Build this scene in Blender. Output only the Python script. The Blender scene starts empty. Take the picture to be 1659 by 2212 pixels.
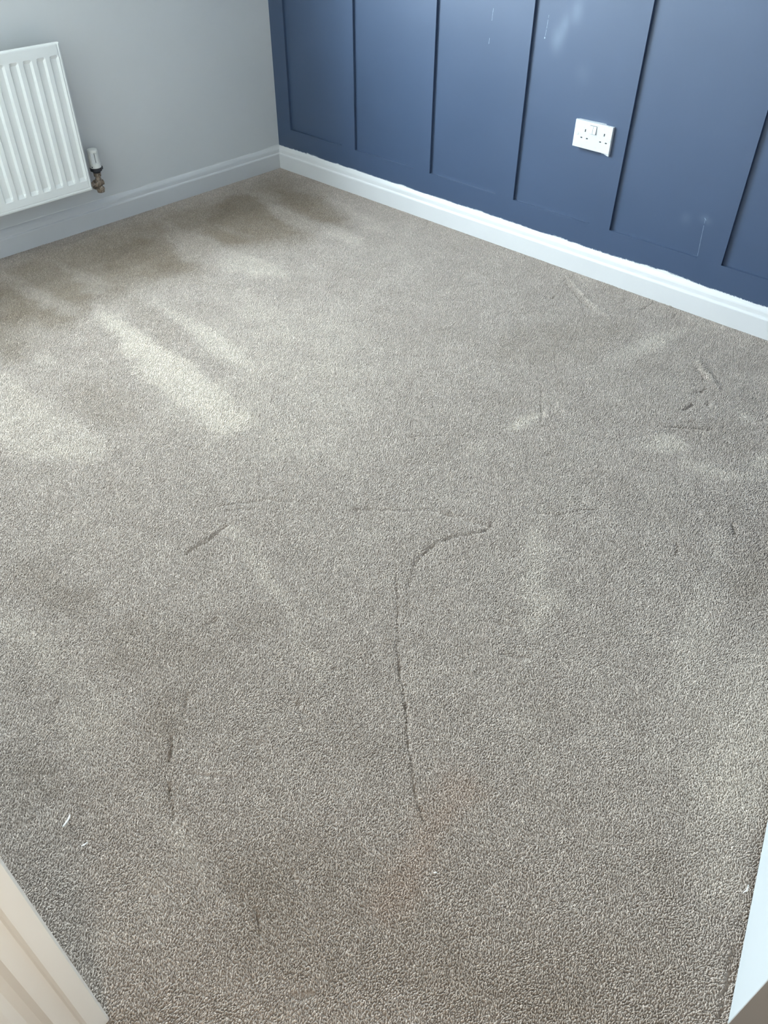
import bpy, bmesh, math
import numpy as np
from mathutils import Matrix, Vector

scene = bpy.context.scene
COL = scene.collection

# ------------------------------------------------------------------ camera
cam_data = bpy.data.cameras.new('camera')
cam = bpy.data.objects.new('camera', cam_data)
COL.objects.link(cam)
cam_data.sensor_fit = 'HORIZONTAL'
cam_data.sensor_width = 36.0
cam_data.lens = 36.0 * 1722.07 / 1659.0
cam_data.clip_start = 0.02
FW = Vector((-0.5064475, 0.55111076, -0.66316503))
RT = Vector((0.73237259, 0.68087282, 0.00652639))
UP = Vector((-0.45512781, 0.48237861, 0.74844475))
CAM = Vector((3.1515, -2.6521, 1.3387))
cam.matrix_world = Matrix(((RT.x, UP.x, -FW.x, CAM.x), (RT.y, UP.y, -FW.y, CAM.y),
                           (RT.z, UP.z, -FW.z, CAM.z), (0, 0, 0, 1)))
scene.camera = cam

# ------------------------------------------------------------------ sky, lights, exposure
world = bpy.data.worlds.new('sky'); scene.world = world; world.use_nodes = True
wn = world.node_tree; wn.nodes.clear()
w_out = wn.nodes.new('ShaderNodeOutputWorld'); w_bg = wn.nodes.new('ShaderNodeBackground')
w_tc = wn.nodes.new('ShaderNodeTexCoord'); w_sep = wn.nodes.new('ShaderNodeSeparateXYZ')
w_ramp = wn.nodes.new('ShaderNodeValToRGB')
wn.links.new(w_tc.outputs['Generated'], w_sep.inputs[0])
w_map = wn.nodes.new('ShaderNodeMapRange')
w_map.inputs['From Min'].default_value = -1; w_map.inputs['From Max'].default_value = 1
wn.links.new(w_sep.outputs['Z'], w_map.inputs['Value'])
wn.links.new(w_map.outputs[0], w_ramp.inputs[0])
r = w_ramp.color_ramp                                   # overcast sky over plain ground
r.elements[0].position = 0.46; r.elements[0].color = (0.20, 0.21, 0.19, 1)
r.elements[1].position = 0.52; r.elements[1].color = (0.82, 0.91, 1.0, 1)
e = r.elements.new(0.80); e.color = (0.80, 0.905, 1.0, 1)
wn.links.new(w_ramp.outputs[0], w_bg.inputs['Color'])
w_bg.inputs['Strength'].default_value = 9.0
wn.links.new(w_bg.outputs[0], w_out.inputs[0])

# window opening in the radiator wall (x = 0), used by the wall, the frame and the light portal
WY0, WY1, WZ0, WZ1 = -2.42, -0.88, 0.98, 2.12
WALL_T = 0.26
portal = bpy.data.lights.new('window_daylight_portal', 'AREA')
portal.shape = 'RECTANGLE'; portal.size = WY1 - WY0; portal.size_y = WZ1 - WZ0
portal.cycles.is_portal = True
portal_o = bpy.data.objects.new('window_daylight_portal', portal); COL.objects.link(portal_o)
portal_o.matrix_world = Matrix(((0, 0, -1, -WALL_T - 0.02), (1, 0, 0, (WY0 + WY1) / 2),
                                (0, -1, 0, (WZ0 + WZ1) / 2), (0, 0, 0, 1)))
# warm landing light behind the doorway
hall = bpy.data.lights.new('landing_light', 'POINT'); hall.energy = 1.05; hall.color = (1.0, 0.84, 0.64)
hall.shadow_soft_size = 0.12
hall_o = bpy.data.objects.new('landing_light', hall); COL.objects.link(hall_o)
hall_o.location = (3.20, -2.90, 0.60)

vs = scene.view_settings
vs.view_transform = 'Standard'; vs.look = 'None'; vs.exposure = 2.90; vs.gamma = 1.0
vs.use_curve_mapping = False

# ------------------------------------------------------------------ helpers
def srgb(r, g, b):
    f = lambda c: (c / 255) / 12.92 if c / 255 <= 0.04045 else (((c / 255) + 0.055) / 1.055) ** 2.4
    return (f(r), f(g), f(b), 1.0)

class NT:
    """small wrapper for building node materials"""
    def __init__(self, name):
        self.m = bpy.data.materials.new(name); self.m.use_nodes = True
        self.t = self.m.node_tree; self.b = self.t.nodes['Principled BSDF']
        self.out = self.t.nodes['Material Output']
    def n(self, typ, **k):
        nd = self.t.nodes.new(typ)
        for a, v in k.items(): setattr(nd, a, v)
        return nd
    def put(self, sock, v):
        if isinstance(v, bpy.types.NodeSocket): self.t.links.new(v, sock)
        elif v is not None: sock.default_value = v
    def math(self, op, a, b=None, c=None, clamp=False):
        nd = self.n('ShaderNodeMath', operation=op, use_clamp=clamp)
        for i, v in enumerate((a, b, c)): self.put(nd.inputs[i], v)
        return nd.outputs[0]
    def mix(self, f, a, b):
        nd = self.n('ShaderNodeMix', data_type='RGBA')
        self.put(nd.inputs[0], f); self.put(nd.inputs[6], a); self.put(nd.inputs[7], b)
        return nd.outputs[2]
    def pos(self): return self.n('ShaderNodeNewGeometry').outputs['Position']
    def sep(self, v):
        nd = self.n('ShaderNodeSeparateXYZ'); self.put(nd.inputs[0], v); return nd.outputs
    def scale(self, v, s):
        nd = self.n('ShaderNodeMapping'); self.put(nd.inputs[0], v); nd.inputs['Scale'].default_value = s
        return nd.outputs[0]
    def noise(self, v, scale, detail=2, rough=0.5, dist=0.0):
        nd = self.n('ShaderNodeTexNoise'); self.put(nd.inputs['Vector'], v)
        nd.inputs['Scale'].default_value = scale; nd.inputs['Detail'].default_value = detail
        nd.inputs['Roughness'].default_value = rough; nd.inputs['Distortion'].default_value = dist
        return nd.outputs[0]
    def remap(self, v, a, b, c=0.0, d=1.0):
        nd = self.n('ShaderNodeMapRange'); self.put(nd.inputs['Value'], v)
        for nm, x in (('From Min', a), ('From Max', b), ('To Min', c), ('To Max', d)): self.put(nd.inputs[nm], x)
        return nd.outputs[0]
    def bump(self, h, strength=0.2, dist=0.001):
        nd = self.n('ShaderNodeBump'); self.put(nd.inputs['Height'], h)
        nd.inputs['Strength'].default_value = strength; nd.inputs['Distance'].default_value = dist
        self.t.links.new(nd.outputs[0], self.b.inputs['Normal'])
    def set(self, **k):
        for a, v in k.items(): self.put(self.b.inputs[a.replace('_', ' ')], v)
        return self.m

def mesh_obj(name, verts, faces, mat=None, parent=None, smooth=False, kind=None):
    me = bpy.data.meshes.new(name); me.from_pydata([tuple(v) for v in verts], [], faces); me.update()
    bm = bmesh.new(); bm.from_mesh(me); bmesh.ops.recalc_face_normals(bm, faces=bm.faces); bm.to_mesh(me); bm.free()
    return link(name, me, mat, parent, smooth, kind)

def link(name, me, mat=None, parent=None, smooth=False, kind=None):
    if mat: me.materials.append(mat)
    if smooth: me.shade_smooth() if hasattr(me, 'shade_smooth') else [setattr(p, 'use_smooth', True) for p in me.polygons]
    o = bpy.data.objects.new(name, me); COL.objects.link(o)
    if parent: o.parent = parent
    if kind: o['kind'] = kind
    return o

def bm_obj(name, bm, mat=None, parent=None, smooth=False, kind=None):
    bmesh.ops.recalc_face_normals(bm, faces=bm.faces)
    me = bpy.data.meshes.new(name); bm.to_mesh(me); bm.free()
    return link(name, me, mat, parent, smooth, kind)

def add_box(bm, x0, x1, y0, y1, z0, z1, bevel=0.0, seg=2):
    m = Matrix.Translation(((x0 + x1) / 2, (y0 + y1) / 2, (z0 + z1) / 2)) @ Matrix.Diagonal((abs(x1 - x0), abs(y1 - y0), abs(z1 - z0), 1))
    res = bmesh.ops.create_cube(bm, size=1, matrix=m)
    if bevel:
        es = {e for v in res['verts'] for e in v.link_edges}
        bmesh.ops.bevel(bm, geom=list(es), offset=bevel, segments=seg, profile=0.5, affect='EDGES')

def box(name, x0, x1, y0, y1, z0, z1, mat, parent=None, bevel=0.0, kind=None, seg=2):
    bm = bmesh.new(); add_box(bm, x0, x1, y0, y1, z0, z1, bevel, seg)
    return bm_obj(name, bm, mat, parent, kind=kind)

def add_lathe(bm, prof, origin, axis='Z', seg=32):
    """prof: list of (radius, height) along the axis; closed at both ends"""
    rings = []
    for rr, h in prof:
        ring = []
        for i in range(seg):
            t = 2 * math.pi * i / seg; c, s = rr * math.cos(t), rr * math.sin(t)
            p = {'Z': (c, s, h), 'X': (h, c, s), 'Y': (s, h, c)}[axis]
            ring.append(bm.verts.new(Vector(p) + Vector(origin)))
        rings.append(ring)
    for a, b in zip(rings, rings[1:]):
        for i in range(seg): bm.faces.new((a[i], a[(i + 1) % seg], b[(i + 1) % seg], b[i]))
    bm.faces.new(rings[0]); bm.faces.new(rings[-1])

def sweep_profile(name, prof, path_a, path_b, mat, kind=None, parent=None):
    """extrude closed profile between two functions giving a 3D point for each profile point"""
    A = [path_a(*p) for p in prof]; B = [path_b(*p) for p in prof]; n = len(prof)
    faces = [(i, (i + 1) % n, n + (i + 1) % n, n + i) for i in range(n)] + [tuple(range(n)), tuple(range(n, 2 * n))]
    return mesh_obj(name, A + B, faces, mat, parent, kind=kind)

def tag(o, label, cat, group=None):
    o['label'] = label; o['category'] = cat
    if group: o['group'] = group
    return o

def empty(name, loc=(0, 0, 0)):
    o = bpy.data.objects.new(name, None); COL.objects.link(o); o.location = loc; o.empty_display_size = 0.05
    return o

# carpet data: brushed pile patches and painted shade (tone, edge softness, outline), creases (depth in mm, half width, line), stain line; all in metres on the floor
NAP_SHADE = [
    (-0.62, 0.1, [(0.166,-1.775),(0.098,-1.519),(0.078,-1.272),(0.079,-0.926),(0.118,-0.538),(0.102,-0.095),(0.444,-0.145),(0.705,-0.271),(0.767,-0.532),(0.667,-0.707),(0.595,-0.838),(0.681,-1.018),(0.629,-1.15),(0.615,-1.243),(0.625,-1.386),(0.699,-1.552),(0.654,-1.639),(0.769,-1.721),(0.758,-1.812),(0.658,-1.887),(0.433,-1.936)]),  # shade below the window sill, painted into the carpet tone
    (-0.25, 0.03, [(0.329,-0.738),(0.118,-0.459),(0.187,-0.353),(0.451,-0.444),(0.686,-0.496),(0.619,-0.69),(0.542,-0.796)]),
    (-0.25, 0.03, [(0.234,-0.226),(0.437,-0.152),(0.535,-0.175),(0.72,-0.257),(0.883,-0.339),(0.652,-0.357),(0.379,-0.326)]),
    (-0.22, 0.03, [(0.243,-1.206),(0.241,-0.989),(0.394,-0.938),(0.539,-1.011),(0.642,-0.999),(0.629,-1.15),(0.501,-1.217),(0.379,-1.25)]),
    (-0.2, 0.03, [(0.281,-1.613),(0.376,-1.574),(0.566,-1.563),(0.683,-1.533),(0.682,-1.612),(0.622,-1.647),(0.537,-1.661),(0.479,-1.716)]),
    (-0.15, 0.03, [(0.383,-1.439),(0.449,-1.402),(0.585,-1.399),(0.578,-1.479),(0.436,-1.516)]),
    (0.5, 0.018, [(0.127,-1.534),(0.193,-1.512),(0.323,-1.508),(0.455,-1.499),(0.618,-1.49),(0.661,-1.52),(0.539,-1.565),(0.382,-1.568),(0.192,-1.567)]),
    (0.42, 0.018, [(0.131,-1.358),(0.274,-1.337),(0.385,-1.314),(0.529,-1.286),(0.581,-1.378),(0.548,-1.41),(0.438,-1.386),(0.313,-1.369)]),
    (0.62, 0.022, [(0.597,-1.425),(0.692,-1.42),(0.944,-1.429),(1.156,-1.434),(1.357,-1.461),(1.567,-1.508),(1.6,-1.603),(1.372,-1.611),(1.131,-1.593),(0.973,-1.548),(0.807,-1.493),(0.733,-1.519)]),
    (0.3, 0.02, [(0.667,-1.432),(0.957,-1.438),(1.157,-1.453),(1.172,-1.535),(1.027,-1.557),(0.793,-1.484)]),
    (0.5, 0.018, [(0.673,-1.252),(0.81,-1.259),(1.058,-1.265),(1.188,-1.271),(1.31,-1.288),(1.367,-1.35),(1.214,-1.339),(0.945,-1.317),(0.774,-1.293)]),
    (0.5, 0.02, [(0.146,-0.808),(0.35,-0.802),(0.533,-0.789),(0.722,-0.777),(0.916,-0.78),(0.967,-0.814),(0.849,-0.885),(0.693,-0.95),(0.559,-0.992),(0.394,-0.938)]),
    (0.42, 0.02, [(0.118,-0.337),(0.259,-0.304),(0.384,-0.358),(0.521,-0.358),(0.768,-0.333),(0.921,-0.337),(0.948,-0.406),(0.721,-0.463),(0.495,-0.455),(0.283,-0.379)]),
    (0.3, 0.02, [(0.431,-0.117),(0.708,-0.159),(0.852,-0.166),(0.981,-0.246),(0.878,-0.278),(0.631,-0.197)]),
    (0.25, 0.02, [(0.334,-0.681),(0.416,-0.671),(0.581,-0.646),(0.588,-0.688),(0.44,-0.715)]),
    (0.3, 0.02, [(0.479,-1.716),(0.606,-1.707),(0.566,-1.633),(0.619,-1.628),(0.886,-1.73),(0.874,-1.78),(0.739,-1.77),(0.6,-1.778)]),
    (0.2, 0.05, [(0.887,-0.983),(1.084,-0.997),(1.304,-1.065),(1.327,-1.128),(1.09,-1.088),(0.967,-1.06)]),
    (0.45, 0.03, [(0.745,-1.884),(0.874,-1.874),(1.09,-1.887),(1.238,-1.868),(1.335,-1.839),(1.436,-1.932),(1.272,-2.058),(1.129,-2.078)]),
    (0.25, 0.12, [(0.903,-1.145),(1.324,-0.864),(1.745,-1.083),(1.927,-1.468),(1.612,-1.694),(1.283,-1.696)]),
    (-0.22, 0.03, [(0.974,-1.741),(1.145,-1.652),(1.343,-1.688),(1.353,-1.774),(1.305,-1.828),(1.124,-1.846)]),
    (-0.18, 0.03, [(0.667,-1.395),(0.675,-1.263),(0.815,-1.302),(1.021,-1.334),(1.33,-1.403),(1.299,-1.452),(1.003,-1.415),(0.802,-1.408)]),
    (-0.14, 0.03, [(0.846,-1.225),(0.889,-1.134),(1.049,-1.127),(1.192,-1.214),(1.026,-1.24)]),
    (0.5, 0.02, [(1.868,-1.849),(1.906,-1.843),(2.041,-1.869),(2.148,-1.892),(2.269,-1.954),(2.372,-1.976),(2.383,-2.014),(2.277,-1.981),(2.154,-1.925),(2.007,-1.891)]),
    (0.2, 0.03, [(1.598,-2.086),(1.712,-2.014),(1.774,-2.035),(1.743,-2.086),(1.639,-2.117)]),
    (0.25, 0.05, [(1.749,-2.371),(1.761,-2.323),(1.907,-2.294),(1.991,-2.301),(2.019,-2.371),(1.889,-2.413)]),
    (0.22, 0.05, [(2.063,-2.345),(2.105,-2.275),(2.193,-2.313),(2.192,-2.405),(2.174,-2.462),(2.099,-2.458)]),
    (-0.2, 0.06, [(1.594,-2.291),(1.65,-2.227),(1.856,-2.195),(1.89,-2.239),(1.748,-2.316),(1.697,-2.344)]),
    (-0.2, 0.06, [(1.958,-2.247),(2.008,-2.127),(2.19,-2.08),(2.231,-2.125),(2.157,-2.233),(2.036,-2.291)]),
    (-0.25, 0.05, [(2.185,-2.328),(2.188,-2.244),(2.209,-2.208),(2.263,-2.254),(2.315,-2.324),(2.27,-2.365)]),
    (-0.15, 0.06, [(2.119,-2.023),(2.175,-1.97),(2.243,-1.996),(2.221,-2.068),(2.146,-2.07)]),
    (0.38, 0.018, [(2.397,-1.272),(2.418,-1.252),(2.566,-1.468),(2.62,-1.515),(2.641,-1.569),(2.647,-1.604),(2.623,-1.622),(2.531,-1.501)]),
    (0.3, 0.015, [(2.62,-1.693),(2.67,-1.663),(2.68,-1.703),(2.697,-1.766),(2.68,-1.766),(2.659,-1.706)]),
    (0.25, 0.03, [(2.723,-1.787),(2.743,-1.768),(2.768,-1.803),(2.748,-1.821)]),
    (0.33, 0.02, [(2.771,-1.004),(2.815,-1.065),(2.885,-1.227),(2.938,-1.36),(2.97,-1.47),(2.914,-1.531),(2.89,-1.505),(2.862,-1.379),(2.819,-1.158)]),
    (0.18, 0.04, [(2.97,-1.47),(2.914,-1.531),(2.966,-1.727),(3.067,-1.758),(3.061,-1.638)]),
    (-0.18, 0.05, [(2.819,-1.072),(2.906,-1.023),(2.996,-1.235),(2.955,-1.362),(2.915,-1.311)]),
    (-0.22, 0.06, [(2.813,-0.804),(2.818,-0.9),(2.878,-1.049),(2.932,-1.123),(3.022,-1.118),(2.94,-0.76)]),  # vignette darkening at the right edge, painted into the carpet tone
    (0.4, 0.05, [(3.001,-1.248),(2.987,-1.332),(3.006,-1.461),(3.039,-1.591),(3.103,-1.724),(3.193,-1.699)]),
    (0.3, 0.05, [(3.039,-1.591),(3.116,-1.518),(3.166,-1.654),(3.188,-1.834),(3.195,-1.898),(3.155,-1.865),(3.083,-1.773)]),
    (0.75, 0.012, [(2.139,-1.031),(2.138,-0.984),(2.163,-0.903),(2.182,-0.918),(2.176,-0.98),(2.163,-1.031)]),
    (0.35, 0.02, [(2.121,-1.169),(2.129,-1.117),(2.167,-1.155),(2.157,-1.194)]),
    (0.7, 0.014, [(2.469,-0.825),(2.471,-0.763),(2.52,-0.732),(2.565,-0.779),(2.543,-0.829),(2.495,-0.859)]),
    (0.5, 0.02, [(2.576,-0.812),(2.645,-0.775),(2.7,-0.778),(2.777,-0.719),(2.79,-0.748),(2.695,-0.824),(2.6,-0.846)]),
    (0.7, 0.012, [(2.696,-0.698),(2.743,-0.639),(2.763,-0.685),(2.726,-0.72)]),
    (0.55, 0.014, [(2.566,-0.48),(2.609,-0.472),(2.644,-0.488),(2.63,-0.534),(2.6,-0.53)]),
    (0.55, 0.018, [(2.154,-0.425),(2.162,-0.334),(2.208,-0.148),(2.241,-0.128),(2.242,-0.278),(2.218,-0.404)]),
    (0.25, 0.02, [(2.103,-0.514),(2.154,-0.425),(2.191,-0.43),(2.151,-0.508)]),
    (-0.15, 0.06, [(1.781,-0.61),(1.95,-0.267),(2.119,-0.244),(2.127,-0.409),(2.058,-0.712),(1.891,-0.756)]),
    (-0.15, 0.05, [(2.48,-0.627),(2.615,-0.564),(2.711,-0.596),(2.739,-0.629),(2.673,-0.72),(2.554,-0.715)]),
    (0.2, 0.05, [(1.102,-0.352),(1.157,-0.33),(1.281,-0.444),(1.23,-0.493)]),
    (0.35, 0.02, [(2.298,-2.404),(2.331,-2.386),(2.436,-2.402),(2.532,-2.406),(2.621,-2.414),(2.608,-2.437),(2.492,-2.443),(2.416,-2.426)]),
    (-0.2, 0.06, [(2.307,-2.39),(2.343,-2.35),(2.415,-2.386),(2.401,-2.406)]),
    (-0.2, 0.06, [(2.113,-2.559),(2.187,-2.489),(2.239,-2.491),(2.208,-2.538),(2.147,-2.577)]),
    (-0.25, 0.08, [(2.53,-2.375),(2.642,-2.243),(2.767,-2.258),(2.812,-2.357),(2.709,-2.454),(2.603,-2.461)]),
    (-0.28, 0.08, [(2.811,-2.217),(2.866,-2.135),(2.953,-2.181),(3.105,-2.061),(3.154,-2.144),(2.981,-2.306),(2.869,-2.304)]),
    (-0.2, 0.06, [(3.063,-1.877),(3.087,-1.832),(3.16,-1.94),(3.211,-2.091),(3.184,-2.116)]),
]
CREASE = [
    (4.4, 0.005, [(2.073,-1.582),(2.142,-1.518),(2.205,-1.465),(2.268,-1.431),(2.328,-1.414),(2.36,-1.403)]),
    (4.5, 0.006, [(2.359,-1.394),(2.359,-1.424),(2.324,-1.482),(2.304,-1.529),(2.296,-1.58),(2.309,-1.632)]),
    (1.2, 0.007, [(2.309,-1.632),(2.34,-1.681),(2.387,-1.734)]),
    (2.6, 0.003, [(2.303,-1.685),(2.376,-1.763),(2.44,-1.828)]),
    (5.2, 0.0032, [(2.44,-1.828),(2.475,-1.863),(2.535,-1.918),(2.582,-1.963)]),
    (4.2, 0.003, [(2.582,-1.963),(2.626,-2.005),(2.686,-2.054)]),
    (5.2, 0.0032, [(2.686,-2.054),(2.74,-2.098)]),
    (6.5, 0.006, [(1.888,-1.973),(1.89,-1.937),(1.884,-1.897),(1.882,-1.847)]),
    (2, 0.003, [(1.882,-1.847),(1.864,-1.828)]),
    (3, 0.004, [(1.806,-1.815),(1.842,-1.769),(1.87,-1.73)]),
    (3, 0.004, [(1.84,-1.815),(1.863,-1.786),(1.881,-1.759)]),
    (2.5, 0.004, [(1.87,-1.715),(1.905,-1.699),(1.93,-1.671)]),
    (5, 0.006, [(2.101,-2.076),(2.107,-2.064),(2.103,-2.049)]),
    (6, 0.004, [(2.274,-2.294),(2.299,-2.312),(2.319,-2.333)]),
    (6.5, 0.004, [(2.356,-2.362),(2.38,-2.371),(2.411,-2.39)]),
    (2.5, 0.004, [(2.218,-2.216),(2.259,-2.251)]),
    (4, 0.004, [(2.388,-2.209),(2.404,-2.203),(2.409,-2.187)]),
    (4.5, 0.004, [(2.646,-2.391),(2.659,-2.399),(2.676,-2.41)]),
    (4, 0.004, [(2.035,-2.441),(2.045,-2.422),(2.041,-2.404)]),
    (4.5, 0.004, [(2.399,-2.079),(2.417,-2.088),(2.429,-2.089)]),
    (4, 0.004, [(2.222,-2.585),(2.236,-2.581),(2.239,-2.571),(2.233,-2.553)]),
    (3, 0.004, [(2.274,-2.494),(2.308,-2.487)]),
    (3, 0.004, [(2.495,-2.497),(2.506,-2.494)]),
    (3, 0.004, [(2.665,-2.328),(2.654,-2.317),(2.64,-2.315)]),
    (3, 0.004, [(2.776,-2.443),(2.79,-2.433),(2.8,-2.419)]),
    (2, 0.004, [(2.366,-2.32),(2.399,-2.292),(2.432,-2.276)]),
    (2, 0.004, [(2.114,-2.559),(2.156,-2.527),(2.186,-2.489)]),
    (4, 0.006, [(1.753,-0.27),(1.776,-0.268),(1.773,-0.24)]),
    (3.2, 0.007, [(2.47,-0.594),(2.472,-0.568),(2.473,-0.54)]),
    (3.2, 0.007, [(2.452,-0.477),(2.464,-0.473),(2.464,-0.448)]),
    (3.5, 0.006, [(2.507,-0.518),(2.505,-0.496)]),
    (-3, 0.008, [(1.721,-0.079),(1.849,-0.168),(1.94,-0.22),(2.018,-0.25)]),
    (2.5, 0.006, [(1.722,-0.105),(1.843,-0.189),(1.935,-0.243)]),
    (-3, 0.009, [(2.376,-0.314),(2.436,-0.372),(2.492,-0.418)]),
    (2.5, 0.006, [(2.372,-0.338),(2.429,-0.39)]),
    (2.5, 0.005, [(2.054,-0.111),(2.058,-0.053),(2.098,-0.04)]),
    (1.4, 0.005, [(2.179,-0.142),(2.163,-0.055)]),
    (2, 0.004, [(2.413,-1.282),(2.455,-1.254),(2.517,-1.159)]),
    (2, 0.004, [(1.961,-1.261),(2.03,-1.18)]),
    (2, 0.004, [(1.633,-0.961),(1.753,-0.847)]),
    (4, 0.005, [(2.798,-0.978),(2.816,-1.008)]),
    (1.5, 0.003, [(2.077,-0.768),(2.15,-0.874)]),
    (2, 0.004, [(2.15,-0.874),(2.192,-0.933)]),
    (2.5, 0.005, [(2.567,-1.638),(2.593,-1.623)]),
    (2.5, 0.005, [(2.62,-1.702),(2.674,-1.668)]),
    (4, 0.004, [(2.731,-1.144),(2.747,-1.173)]),
    (3, 0.004, [(2.386,-1.976),(2.399,-1.963)]),
    (2.5, 0.006, [(2.474,-0.713),(2.577,-0.632)]),
    (3, 0.004, [(3.261,-2.023),(3.25,-1.975),(3.238,-1.924)]),
]
STAIN = [(2.751,-1.992),(2.747,-2.046),(2.759,-2.105),(2.782,-2.161),(2.793,-2.203),(2.802,-2.235)]

# ------------------------------------------------------------------ materials
def mat_blue():
    k = NT('blue_satin_paint'); p = k.pos(); x, y, z = k.sep(p)
    cloud = k.noise(p, 2.2, 3)
    base = k.mix(k.remap(cloud, .3, .7), (0.036, 0.064, 0.126, 1), (0.041, 0.071, 0.138, 1))
    # chalky scuffs on the third panel and low down by the last batten
    def blob(cx, cz, rx, rz, amp):
        dx = k.math('DIVIDE', k.math('SUBTRACT', x, cx), rx); dz = k.math('DIVIDE', k.math('SUBTRACT', z, cz), rz)
        d = k.math('ADD', k.math('MULTIPLY', dx, dx), k.math('MULTIPLY', dz, dz))
        return k.math('MULTIPLY', k.math('EXPONENT', k.math('MULTIPLY', d, -1.0)), amp)
    sc = None
    for b in ((1.485, .755, .022, .035, .5), (1.505, .80, .016, .03, .32), (1.545, .835, .02, .03, .42), (1.60, .66, .03, .03, .10),
              (2.15, .315, .02, .012, .3), (2.08, .30, .02, .02, .12), (1.27, .93, .04, .04, .2)):
        v = blob(*b); sc = v if sc is None else k.math('ADD', sc, v)
    sc = k.math('MULTIPLY', sc, k.remap(k.noise(p, 14, 3), .3, .7, .55, 1.0))
    base = k.mix(k.math('MULTIPLY', sc, .42, clamp=True), base, (0.45, 0.55, 0.66, 1))
    # white skirting paint smeared up onto the blue
    wob = k.noise(k.scale(p, (1, 0, 0)), 7.0, 4, .6); wob2 = k.noise(k.scale(p, (1, 0, 0)), 55, 2)
    g = k.math('EXPONENT', k.math('MULTIPLY', k.math('POWER', k.math('DIVIDE', k.math('SUBTRACT', x, 2.06), .10), 2.0), -1.0))
    h = k.math('ADD', k.remap(wob, .35, .75, -.002, .0075), k.remap(wob2, .3, .7, -.0012, .0015))
    h = k.math('ADD', h, k.math('MULTIPLY', g, .008))
    edge = k.math('SUBTRACT', k.math('ADD', h, .0995), z)
    sp = k.math('MULTIPLY', k.math('SUBTRACT', k.noise(p, 420, 2), .5), .018)
    wet = k.remap(k.math('ADD', edge, sp), -.0006, .0012)
    base = k.mix(wet, base, (0.78, 0.80, 0.82, 1))
    return k.set(Base_Color=base, Roughness=k.remap(cloud, .3, .7, .44, .47), Specular_IOR_Level=0.9)

def mat_grey_wall():
    k = NT('grey_emulsion'); p = k.pos(); x, y, z = k.sep(p)
    base = k.mix(k.remap(k.noise(p, 1.6, 3), .3, .7), (0.665, 0.668, 0.668, 1), (0.695, 0.698, 0.698, 1))
    h = k.remap(k.noise(k.scale(p, (0, 1, 0)), 9, 3), .35, .7, -.001, .006)
    wet = k.remap(k.math('SUBTRACT', k.math('ADD', h, .0995), z), -.001, .001)
    base = k.mix(wet, base, (0.80, 0.81, 0.80, 1))
    k.bump(k.noise(p, 500, 3), .08, .0006)
    return k.set(Base_Color=base, Roughness=.75, Specular_IOR_Level=.3)

def mat_paint(name, c, rough=.35, bump=.03):
    k = NT(name); p = k.pos()
    base = k.mix(k.remap(k.noise(p, 6, 3), .3, .7), tuple(v * .975 for v in c[:3]) + (1,), c)
    k.bump(k.noise(p, 220, 2), bump, .0005)
    return k.set(Base_Color=base, Roughness=rough)

def mat_plastic(name, c, rough=.3):
    k = NT(name); p = k.pos()
    return k.set(Base_Color=c, Roughness=k.remap(k.noise(p, 90, 2), .3, .7, rough - .04, rough + .05))

def mat_brass():
    k = NT('tarnished_brass'); p = k.pos(); n = k.noise(p, 70, 4, .65)
    base = k.mix(k.remap(n, .35, .65), (0.13, 0.10, 0.075, 1), (0.40, 0.31, 0.24, 1))
    base = k.mix(k.remap(k.noise(p, 160, 2), .55, .7), base, (0.52, 0.47, 0.42, 1))
    k.bump(n, .35, .002)
    return k.set(Base_Color=base, Metallic=.45, Roughness=.5)

def mat_glass():
    k = NT('window_glass')
    tr = k.n('ShaderNodeBsdfTransparent'); gl = k.n('ShaderNodeBsdfGlossy'); gl.inputs['Roughness'].default_value = .02
    tr.inputs[0].default_value = (.93, .96, .95, 1)
    mx = k.n('ShaderNodeMixShader'); mx.inputs[0].default_value = .06
    k.t.links.new(tr.outputs[0], mx.inputs[1]); k.t.links.new(gl.outputs[0], mx.inputs[2])
    k.t.links.new(mx.outputs[0], k.out.inputs[0])
    return k.m

def mat_carpet(name, tufts):
    """tufts: colour data arrives from each tuft's own instance attributes; otherwise from the backing sheet"""
    k = NT(name); p = k.pos()
    def attr(nm):
        nd = k.n('ShaderNodeAttribute', attribute_name=nm)
        if tufts: nd.attribute_type = 'INSTANCER'
        return nd.outputs['Fac']
    nap_shade = attr('nap_shade'); stain = attr('stain')
    flat = k.scale(p, (1, 1, 0))
    tone = k.math('ADD', nap_shade, k.remap(k.noise(flat, 9, 3, .6), .3, .7, -.10, .10))
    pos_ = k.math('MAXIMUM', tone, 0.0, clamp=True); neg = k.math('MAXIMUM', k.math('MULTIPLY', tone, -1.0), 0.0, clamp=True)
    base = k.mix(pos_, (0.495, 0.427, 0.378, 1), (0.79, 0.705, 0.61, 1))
    base = k.mix(neg, base, (0.265, 0.208, 0.154, 1))  # brown end serves both dark pile and the painted shade
    # yarn colour differs from tuft to tuft
    rnd = k.n('ShaderNodeObjectInfo').outputs['Random'] if tufts else k.noise(flat, 300, 1)
    vary = k.n('ShaderNodeHueSaturation'); k.put(vary.inputs['Color'], base)
    k.put(vary.inputs['Value'], k.math('ADD', k.remap(rnd, 0.0, 1.0, .74, 1.14), k.remap(rnd, .85, 1.0, 0.0, .22)))
    base = vary.outputs[0]
    base = k.mix(stain, base, (0.46, 0.25, 0.14, 1))
    if not tufts:
        vo = k.n('ShaderNodeTexVoronoi', feature='F1', voronoi_dimensions='2D'); k.put(vo.inputs['Vector'], flat); vo.inputs['Scale'].default_value = 230
        k.bump(k.math('MULTIPLY', vo.outputs['Distance'], -1.0), .8, .003)
    return k.set(Base_Color=base, Roughness=.75 if tufts else .9, Specular_IOR_Level=.2)

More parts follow.
